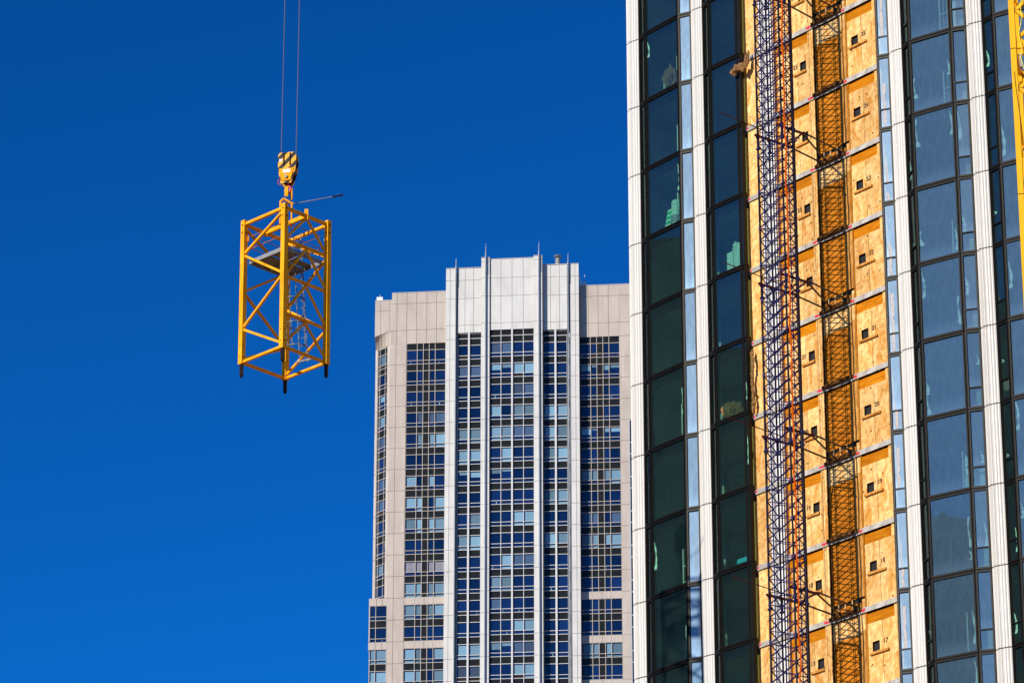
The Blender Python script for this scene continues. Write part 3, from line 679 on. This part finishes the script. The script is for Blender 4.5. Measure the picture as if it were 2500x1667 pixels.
# white centre wings
WP=1.30; 
def uoff(u): return u   # lateral positions already measured on the proud planes
for (l0,l1,mid,pr0,pr1,js,jt) in ((8.80,12.02,10.32,7.05,8.50,[7.64],[9.75,10.95]),(20.73,24.05,22.44,24.50,25.76,[25.26],[21.8,23.05])):
    wall('stone_pier',M_pale,[pr0]+js+[pr1],[205.65,203.83,201.08,197.05,194.97]+zfl[1:],WP)
    wall('stone_cladding',M_pale,[l0-.10]+jt+[l1+.05],[205.65,203.83,201.08,197.05,195.9],WP-.05)
    for j in range(-1,JB):
        if j==-1:
            m=MB(); m.box(l0,l1,WP-.40,WP-.345,195.05,195.9,GF); m.build('spandrel',M_span,grey)
            m=MB(); m.box(l0,l1,WP-.33,WP-.23,195.05,195.14,GF); m.box(l0,l1,WP-.33,WP-.23,195.80,195.86,GF); m.build('spandrel_rail',M_mullw,grey); continue
        window('paired_window',GF,[l0,mid,l1],ZG(j),WP-.30,M_mullw,seed=sd+200+j+(50 if l0>15 else 0))
    m=MB(); m.box(mid-.13,mid+.13,WP-.30,WP-.05,ZG(JB),195.9,GF); m.build('thick_mullion',M_mullw,grey)
# centre columns and centre bay
CP=2.10
for (a,b,s) in ((12.14,13.30,12.75),(19.50,20.71,19.95)):
    wall('stone_column',M_pale,[a,b],[206.77,206.2,203.73,201.0,196.94,194.94]+zfl[1:],CP,.9)
wall('stone_cladding',M_pale,[13.30,14.88,16.44,18.01,19.50],[206.6,203.77,201.04,196.98,195.95],CP-.25)
for j in range(-1,JB):
    if j==-1:
        m=MB(); m.box(13.32,19.48,CP-.52,CP-.46,195.05,195.95,GF); m.build('spandrel',M_span,grey)
        m=MB(); m.box(13.32,19.48,CP-.44,CP-.34,195.05,195.14,GF)
        for u in (14.88,18.01): m.box(u-.04,u+.04,CP-.44,CP-.335,195.145,195.95,GF)
        m.build('spandrel_rail',M_mullw,grey); continue
    window('centre_window',GF,[13.32,14.88,16.44],ZG(j),CP-.42,M_mullw,seed=sd+300+j)
    window('centre_window',GF,[16.44,18.01,19.48],ZG(j),CP-.42,M_mullw,seed=sd+350+j)
m=MB(); m.box(16.32,16.56,CP-.42,CP-.18,ZG(JB),195.95,GF); m.build('thick_mullion',M_mullw,grey)
# steel fins
for (u,p,zt2,zm) in ((8.49,WP,207.15,206.0),(12.78,CP,208.85,207.4),(20.27,CP,208.8,207.4),(24.30,WP,207.3,205.9)):
    m=MB(); m.box(u-.11,u+.03,p,p+.34,ZG(JB),zm,GF); m.box(u-.05,u+.05,p+.05,p+.40,zm-3,zm+.9,GF); m.box(u-.02,u+.03,p+.1,p+.25,zm+.9,zt2,GF)
    m.build('steel_fin',M_fin,grey)
# roof edge cap, roof gear
m=MB()
for (a,b,p,z) in ((-3.15,-.72,0,201.76),(-.75,7.03,.02,202.81),(7.03,12.14,WP+.02,205.66),(13.32,19.48,CP-.22,206.61),(20.73,25.78,WP+.02,205.66),(25.78,37,.02,202.81),(12.11,13.32,CP+.03,206.78),(19.48,20.73,CP+.03,206.78)):
    m.box(a,b,p-.6,p+.04,z,z+.06,GF)
m.build('parapet_cap',M_pale,grey)
m=MB(); m.box(-3.0,-2.15,-1.2,-.3,201.88,202.45,GF); m.box(-2.6,-2.56,-.7,-.66,202.45,202.95,GF); m.build('roof_box',M_white,grey)
o=MB(); o.tube([GF(22.75,.4,205.5),GF(22.75,.4,206.9)],.36,14); o.build('roof_vent',M_galv,grey)
o=MB(); o.tube([GF(22.75,.4,207.0),GF(22.75,.4,207.15),GF(22.75,.4,207.28)],[.12,.5,.58],16); 
for q in range(4): o.bar(GF(22.75+.3*math.cos(q*1.57),.4+.3*math.sin(q*1.57),206.9),GF(22.75+.3*math.cos(q*1.57),.4+.3*math.sin(q*1.57),207.05),.05)
o.bar(GF(22.75,.4,207.28),GF(22.75,.4,207.7),.04); o.build('vent_cowl',M_galv,grey)
o=MB(); o.tube([GF(20.9,.3,205.5),GF(20.9,.3,205.85),GF(20.9,.3,205.9)],[.1,.5,.1],12); o.build('roof_vent',M_dark,grey)
o=MB(); o.bar(GF(26.3,-2,202.6),GF(26.3,-2,205.3),.05); o.box(26.0,26.5,-2.4,-1.9,202.7,204.2,GF); o.build('roof_gear',M_white,grey)
# =================================================================== BLUE GLASS BUILDING BETWEEN THE TOWERS
bb=thing('office_block','narrow sliver of a blue glass office block between stone tower and white column','building',(14,305,0))
M_bg=mat('blue_block_glass',(.01,.05,.09),.08,0,.6); M_bf=mat('blue_block_mullion',(.45,.5,.55),.5)
m=MB(); m.prism([(9.83,300),(24,300),(24,318),(11.6,318)],0,111.1); m.build('glass_wall',M_bg,bb)
m=MB()
for i in range(60):
    z=111-i*1.5; m.box(9.80,24.0,299.90,299.99,z-(.5 if i%2 else .0)-.05,z-(.5 if i%2 else .0)+.05)
m.box(9.76,9.83,299.88,299.99,0,111.2); m.box(10.55,10.62,299.88,299.97,0,111.1); m.build('mullion',M_bf,bb)
# a dark stepped high-rise off to the left that the dark panes mirror
M_dk=noisy('shaded_brick',(.34,.36,.28),(.22,.25,.19),(1,1,1),.3,.8)
hr=thing('brick_high_rise','dark stepped high-rise off to the left, mirrored in the dark panes','building',(-125,150,0))
m=MB(); m.box(-150,-112,128,150,0,98); m.box(-148,-114,150,163,0,104); m.box(-150,-112,163,200,0,113); m.box(-146,-116,131,147,98,103); m.box(-150,-104,60,104,0,88); m.box(-146,-110,62,90,88,92); m.build('brick_wall',M_dk,hr)
m=MB()
for i in range(28):
    for q in range(15): m.box(-111.99,-111.9,129.3+q*4.7,131.3+q*4.7,4+i*3.4,5.9+i*3.4)
m.build('window_row',M_bg,hr)
# =================================================================== HANGING CRANE SECTION
a0=.0236; cz=56.31; H=5.7; r=2.152/2**.5; cx,cy=-8.207,128.43
sec=thing('crane_section','yellow lattice tower crane section hanging in the sky from a hook block','crane section',(cx,cy,cz-H))
sec.rotation_euler=(R(-1.61),R(-.42),a0)
SM=world(sec); S=lambda x,y,z: SM@Vector((x,y,z))
Lc,Nc,Rc,Bc=(-r,0),(0,-r),(r,0),(0,r)
s2=2**-.5
def secbox(m,c,w,z0,z1):
    h=w*s2; x,y=c; p=[(x-h,y),(x,y-h),(x+h,y),(x,y+h)]
    m.hexa([S(*q,z0) for q in p]+[S(*q,z1) for q in p])
lw_=.20
for c in (Lc,Nc,Rc,Bc):
    m=MB(); secbox(m,c,lw_,0,H-.02); lg=m.build('leg',M_yel,sec,bevel=.012)
    m=MB(); x,y=c
    for q in range(9):
        pass
    h=.075
    pts=[]
    m.hexa([S(x-h*.9,y-h*.9,-.42),S(x+h*.9,y-h*.9,-.42),S(x+h*.9,y+h*.9,-.42),S(x-h*.9,y+h*.9,-.42),S(x-h,y-h,.02),S(x+h,y-h,.02),S(x+h,y+h,.02),S(x-h,y+h,.02)])
    m.hexa([S(x-h*.5,y-h*.5,-.50),S(x+h*.5,y-h*.5,-.50),S(x+h*.5,y+h*.5,-.50),S(x-h*.5,y+h*.5,-.50),S(x-h*.9,y-h*.9,-.42),S(x+h*.9,y-h*.9,-.42),S(x+h*.9,y+h*.9,-.42),S(x-h*.9,y+h*.9,-.42)])
    m.build('fishplate_pin',M_pin,lg,bevel=.01)
    for zz in (H-.22,H-.52,.30,.72):   # pin holes on the outer faces
        for (nx,ny) in ((-s2,-s2),(s2,-s2)):
            cx_,cy_=x+nx*(lw_/2+.001),y+ny*(lw_/2+.001); m=MB()
            m.tube([S(cx_-nx*.004,cy_-ny*.004,zz),S(cx_+nx*.006,cy_+ny*.006,zz)],.036 if zz>3 else .024,10); m.build('pin_hole',M_pin,lg)
def brace(a,fa,b,fb,w=.095,name='brace'):
    m=MB(); A=Vector((a[0],a[1],H*(1-fa))); B=Vector((b[0],b[1],H*(1-fb)))
    m.bar(S(*A),S(*B),w); return m.build(name,M_yel,sec,bevel=.008)
def shr(a,b,f=.06):
    return (a[0]+(b[0]-a[0])*f,a[1]+(b[1]-a[1])*f),(b[0]+(a[0]-b[0])*f,b[1]+(a[1]-b[1])*f)
mid=lambda a,b:((a[0]+b[0])/2,(a[1]+b[1])/2)
for (a,b) in ((Lc,Nc),(Nc,Rc),(Rc,Bc),(Bc,Lc)):
    a1,b1=shr(a,b,.05); brace(a1,.03,b1,.03,.11,'ring_beam'); brace(a1,.985,b1,.985,.10,'ring_beam')
for (a,b,fs) in ((Nc,Lc,(.05,.235,.475,.745,.955)),(Lc,Bc,(.06,.245,.49,.765,.955)),(Bc,Rc,(.05,.25,.50,.75,.96))):
    a1,b1=shr(a,b,.04); cur=[a1,b1]
    for i in range(4): brace(cur[i%2],fs[i]+(.02 if i else 0),cur[(i+1)%2],fs[i+1],.09)
for i in range(4):
    f0=(.03,.25,.50,.755)[i]; f1=(.25,.50,.755,.97)[i]
    a1,b1=shr(Nc,Rc,.05)
    if i: brace(a1,f0,b1,f0,.095,'ring_beam')
    mm=mid(Nc,Rc); brace(mm,f0+.015,a1,f1-.02,.08); brace(mm,f0+.015,b1,f1-.02,.08)
ma,mb_=mid(Nc,Rc),mid(Lc,Bc)
m=MB(); m.bar(S(ma[0],ma[1],H-.16),S(mb_[0],mb_[1],H-.16),.12,.16); m.build('cross_beam',M_yel,sec,bevel=.01)
for (p,q,w1,w2) in (((ma[0],ma[1],H-.32),(ma[0],ma[1],H+.10),.10,.14),((mb_[0],mb_[1],H-.30),(mb_[0],mb_[1],H-.02),.10,.14),((Lc[0]+.16,-.02,H-.86),(Lc[0]+.16,-.02,H-.66),.14,.04),((Lc[0]+.15,-.02,H-1.22),(Lc[0]+.15,-.02,H-1.12),.08,.06)):
    m=MB(); m.bar(S(*p),S(*q),w1,w2); m.build('lug',M_yel,sec,bevel=.01)
# platform, ladder with cage
pl=S; zp=H*(1-.293); q=.985
m=MB()
P4=[(-q*1.32,.02),(0.02,-q*1.32),(q*1.32,.0),(0,q*1.32)]
for i in range(4):
    a,b=P4[i],P4[(i+1)%4]; m.bar(S(a[0],a[1],zp),S(b[0],b[1],zp),.05,.15)
m.bar(S((P4[0][0]+P4[1][0])/2,(P4[0][1]+P4[1][1])/2,zp-.03),S((P4[2][0]+P4[3][0])/2,(P4[2][1]+P4[3][1])/2,zp-.03),.06,.08)
m.bar(S((P4[1][0]+P4[2][0])/2,(P4[1][1]+P4[2][1])/2,zp-.03),S((P4[0][0]+P4[3][0])/2,(P4[0][1]+P4[3][1])/2,zp-.03),.04,.06)
pf=m.build('platform',M_galv,sec)
m=MB(); 
def pq(u,v): # bilinear on platform
    a,b,c,d=[Vector(x) for x in P4]; e=(a*(1-u)+b*u)*(1-v)+(d*(1-u)+c*u)*v; return e
for (u0,u1,v0,v1) in ((.02,.47,.02,.98),(.53,.98,.02,.47),(.53,.72,.53,.98)):
    ps=[pq(u0,v0),pq(u1,v0),pq(u1,v1),pq(u0,v1)]
    m.hexa([S(p.x,p.y,zp+.03) for p in ps]+[S(p.x,p.y,zp+.06) for p in ps])
M_grat=mat('deck_sheet',(.22,.22,.21),.8)
m.build('deck_sheet',M_grat,pf)
m=MB()
for zz in (zp+.55,zp+1.05):
    for i in range(4):
        a,b=P4[i],P4[(i+1)%4]; m.tube([S(a[0]*.97,a[1]*.97,zz),S(b[0]*.97,b[1]*.97,zz)],.014,6)
m.build('guard_rail',M_tie if False else mat('rusty_orange_rail',(.45,.16,.02),.6),sec)
def lad(z,side,out=0):
    s=(zp+1.3-z)/(zp+1.3); bx=.38+.34*s; by=.30+.14*s
    dx,dy=(s2,-s2); ox,oy=(s2,s2)
    return S(bx+dx*side-ox*out,by+dy*side-oy*out,z)
M_lad=noisy('ladder_steel',(.20,.21,.21),(.03,.03,.03),(1,1,1),5,.5,0,.45,.55)
m=MB()
for sd_ in (-.2,.2): m.tube([lad(zz*.5+.25,sd_) for zz in range(0,11)],.022,6)
for i in range(18): m.tube([lad(.35+i*.29,-.2),lad(.35+i*.29,.2)],.012,5)
ld=m.build('ladder',M_lad,sec)
for zz in (.75,1.65,2.6,3.6):
    m=MB(); m.tube([lad(zz,.36*math.sin(R(t)),.32-.36*math.cos(R(t))) for t in range(30,331,20)],.022,5)
    m.build('cage_hoop',M_lad,ld)
m=MB()
for t in (75,120,160,200,240,285): m.tube([lad(zz,.36*math.sin(R(t)),.32-.36*math.cos(R(t))) for zz in (.75,2.2,3.75)],.014,5)
m.build('cage_strap',M_lad,ld)
m=MB(); m.bar(lad(.38,-.36),lad(.30,.42),.06,.06); m.build('ladder_foot',M_galv,ld)
# lifting yoke
m=MB(); yk=[(-.19,-.16,H-.1),(-.19,-.16,H+.50),(-.12,-.10,H+.68),(.0,0,H+.72),(.24,.12,H+.50),(.28,.14,H+.42),(.28,.14,H-.35)]
m.bar(S(-.22,-.05,H-.2),S(-.22,-.05,H+.76),.09,.07); m.bar(S(-.22,-.05,H+.74),S(-.10,-.02,H+.88),.09,.08); m.bar(S(-.12,-.02,H+.87),S(.24,.04,H+.68),.09,.08); m.bar(S(.19,.03,H+.72),S(.19,.03,H-.30),.07,.06)
m.build('lifting_yoke',M_yel,sec,bevel=.01)
def pxy(xx,yy,Y):  # offsets in metres around the lifting point, built at its real place
    return Vector(((xx-1250)/9324.88*(Y*.9323+57.5*.3616),Y,1.7))
rp=S(.27,.04,H+.70)
m=MB(); e=rp+Vector((1.62,.1,.36)); m.tube([rp,e],.019,8); rr=m.build('rod',M_galv)
tag(rr,'thin grey steel rod sticking out sideways from the yellow lifting yoke','rod')
k_=MB(); d_=(e-rp).normalized(); k_.tube([e-d_*.22,e-d_*.16],.05,8); k_.tube([e-d_*.14,e+d_*.12],.032,8); k_.tube([e+d_*.1,e+d_*.16],.05,8); k_.build('end_fitting',M_pin,rr)
# hook block (hangs plumb)
HX,HY=-8.21,128.45
hz0=57.68
hb=thing('hook_block','yellow and black striped crane hook block hanging above the crane section','hook block',(HX,HY,hz0))
M_str=bpy.data.materials.new('hazard_stripes'); M_str.use_nodes=True
t,b=nodes(M_str); mp=coords(t,(1,1,1)); sx=t.nodes.new('ShaderNodeSeparateXYZ'); t.links.new(mp.outputs[0],sx.inputs[0])
ad=t.nodes.new('ShaderNodeMath'); ad.operation='SUBTRACT'; t.links.new(sx.outputs[2],ad.inputs[0])
mu=t.nodes.new('ShaderNodeMath'); mu.operation='MULTIPLY'; mu.inputs[1].default_value=1.05; t.links.new(sx.outputs[0],mu.inputs[0]); t.links.new(mu.outputs[0],ad.inputs[1])
m2_=t.nodes.new('ShaderNodeMath'); m2_.operation='MULTIPLY_ADD'; m2_.inputs[1].default_value=2.35; m2_.inputs[2].default_value=.30; t.links.new(ad.outputs[0],m2_.inputs[0])
fr_=t.nodes.new('ShaderNodeMath'); fr_.operation='FRACT'; t.links.new(m2_.outputs[0],fr_.inputs[0])
gt_=t.nodes.new('ShaderNodeMath'); gt_.operation='GREATER_THAN'; gt_.inputs[1].default_value=.52; t.links.new(fr_.outputs[0],gt_.inputs[0])
mxc=t.nodes.new('ShaderNodeMix'); mxc.data_type='RGBA'; mxc.inputs[6].default_value=col(.84,.42,.04); mxc.inputs[7].default_value=col(.03,.028,.03)
t.links.new(gt_.outputs[0],mxc.inputs[0])
ns_=noise(t,mp,14,3); rs_=ramp(t,[(.66,(0,0,0)),(.7,(1,1,1))]); t.links.new(ns_.outputs[0],rs_.inputs[0])
mx2=t.nodes.new('ShaderNodeMix'); mx2.data_type='RGBA'; mx2.inputs[7].default_value=col(.30,.20,.12); t.links.new(rs_.outputs[0],mx2.inputs[0]); t.links.new(mxc.outputs[2],mx2.inputs[6])
t.links.new(mx2.outputs[2],b.inputs['Base Color']); b.inputs['Roughness'].default_value=.6; b.inputs['Specular IOR Level'].default_value=.15
def hbx(x,y,z): # block frame turned a little so its right side shows
    c,s=math.cos(R(-14)),math.sin(R(-14)); return Vector((HX+x*c-y*s,HY+x*s+y*c,hz0+z))
outl=[(-.24,.0),(.16,.0),(.30,.42),(.345,.78),(.335,1.10),(.26,1.23),(-.30,1.23),(-.355,1.12),(-.35,.62),(-.30,.30)]
def plate(y0,y1,pts,mm,name,par,x0=0):
    m=MB(); n=len(pts); b=len(m.v)
    for y in (y0,y1):
        for p in pts: m.v.append(hbx(p[0]+x0,y,p[1]))
    m.f.append(tuple(b+i for i in range(n))); m.f.append(tuple(b+n+i for i in range(n))[::-1])
    for i in range(n): j=(i+1)%n; m.f.append((b+i,b+n+i,b+n+j,b+j))
    return m.build(name,mm,par,bevel=.006)
plate(-.16,-.11,outl,M_str,'cheek_plate',hb); plate(.11,.16,outl,M_str,'cheek_plate',hb)
plate(-.105,.105,[(x*.82,z*.92+.06) for x,z in outl],M_tie,'sheave_housing',hb)
low=[(-.21,.10),(.15,.10),(.26,.58),(-.31,.58)]
fp=plate(-.19,-.162,low,M_yel,'face_plate',hb)
plate(-.196,-.191,[(-.15,.40),(.13,.40),(.13,.54),(-.15,.54)],M_concw,'white_plate',fp)
plate(-.168,-.161,[(-.31,.86),(-.19,.86),(-.19,.98),(-.31,.98)],M_concw,'white_plate',hb)
m=MB(); m.tube([hbx(-.02,-.25,.24),hbx(-.02,-.1,.24)],.06,14); m.build('axle',M_galv,hb)
m=MB(); m.box(-.145,-.125,-.21,-.16,.70,1.19,hbx); m.box(.10,.12,-.21,-.16,.70,1.19,hbx); m.build('rope_guard',M_pin,hb)
m=MB(); m.tube([hbx(-.28,-.1,.25),hbx(-.36,-.1,.16),hbx(-.34,-.1,.02),hbx(-.24,-.1,-.05)],.012,6); m.build('grease_line',M_orange,hb)
# hook
m=MB(); hk=[]
for a in range(-40,231,15): hk.append(hbx(-.02+.12*math.cos(R(a-90))*1.0,.0,-.26+.13*math.sin(R(a-90))))
m.tube([hbx(0,0,.08),hbx(0,0,-.08)]+[hbx(.11*math.cos(R(a)),0,-.20+.13*math.sin(R(a))) for a in range(80,-200,-20)],[.05,.05]+[.045+.012*math.sin(i/4) for i in range(14)],10)
M_hook=mat('red_hook_paint',(.55,.03,.03),.4); m.build('hook',M_hook,hb,smooth=True)
m=MB(); m.box(-.10,.04,-.09,-.05,-.50,-.10,hbx); m.box(.12,.18,-.02,.04,-.62,-.16,hbx); lk=tag(m.build('shackle',M_yel,hb,bevel=.01))
m=MB(); m.bar(hbx(.10,0,-.2),hbx(.12,0,-.6),.05,.05); m.build('sling_chain',M_pin,hb)
for (x,lb) in ((-.285,'left one of two thin hoist ropes running up from the hook block'),(.285,'right one of two thin hoist ropes running up from the hook block')):
    m=MB(); p=hbx(x,0,1.17); m.tube([p,Vector((p.x,p.y,150))],.015,6)
    tag(m.build('hoist_rope',M_rope),lb,'rope','hoist ropes')
# =================================================================== CRANE MAST AT THE RIGHT EDGE
Yc=120.5
cm=thing('crane_mast','bright yellow tower crane mast running up the right edge of the picture','crane mast',(18.6,Yc+1,0))
X0=17.02*Yc/118
ang=R(-12)
def CM(x,y,z): c,s=math.cos(ang),math.sin(ang); return Vector((X0+.0+x*c-y*s,Yc+x*s+y*c,z))
HS=5.52; zj0=58.15*Yc/118
MW=2.3
for n_ in range(-11,4):
    z0=zj0+HS*n_; z1=z0+HS-.012
    if z0<0: z0=0
    for (x,y) in ((0,0),(MW,0),(0,MW),(MW,MW)):
        m=MB(); m.box(x,x+.205,y,y+.205,z0,z1,CM); m.build('leg',M_yel2,cm,bevel=.01)
    m=MB()
    for (pa,pb) in (((.235,.11),(MW,.11)),((.12,MW+.11),(MW,MW+.11))):
        m.bar(CM(pa[0],pa[1],z0+.12),CM(pb[0],pb[1],z0+.12),.12,.2); m.bar(CM(pa[0],pa[1],z1-.12),CM(pb[0],pb[1],z1-.12),.12,.2)
        for i in range(4):
            za=z0+.25+i*(HS-.5)/4; zb2=za+(HS-.5)/4
            mx_=(pa[0]+pb[0])/2
            m.bar(CM(pa[0],pa[1],za if i%2 else zb2),CM(mx_+.3,pa[1],zb2 if i%2 else za),.10,.12)
            m.bar(CM(pb[0],pa[1],za if i%2 else zb2),CM(mx_+.3,pa[1],zb2 if i%2 else za),.10,.12)
    for x in (.11,MW+.11):
        m.bar(CM(x,.2,z0+.12),CM(x,MW,z0+.12),.1,.12)
        for i in range(4):
            za=z0+.25+i*(HS-.5)/4; zb2=za+(HS-.5)/4
            m.bar(CM(x,.2 if i%2 else MW,za),CM(x,MW if i%2 else .2,zb2),.09,.1)
    m.build('lattice_bracing',M_yel2,cm)
m=MB()
for n_ in range(-11,4): m.box(-.002,.207,-.004,.209,zj0+HS*n_-.018,zj0+HS*n_+.006,CM)
m.build('section_seam',M_pin,cm)
m=MB(); pts=[]
for i in range(60):
    z=66-i*.32; pts.append(CM(.42+.07*math.sin(i*.55)+.04*math.sin(i*1.9),-.06,z))
m.tube(pts,.014,5); tag(m.build('tag_line',mat('yellow_nylon_rope',(.85,.75,.02),.6)),'thin bright yellow rope dangling in loops beside the right-edge crane mast','rope')
m=MB(); m.box(.30,.38,-.05,.05,zj0-.75,zj0-.25,CM); m.build('junction_box',M_galv,cm)
m=MB(); m.tube([CM(.10+.16*math.sin(i*.2)*(i/9),-.02,zj0-.9-i*.26) for i in range(10)],.008,5); m.build('hanging_wire',M_pin,cm)
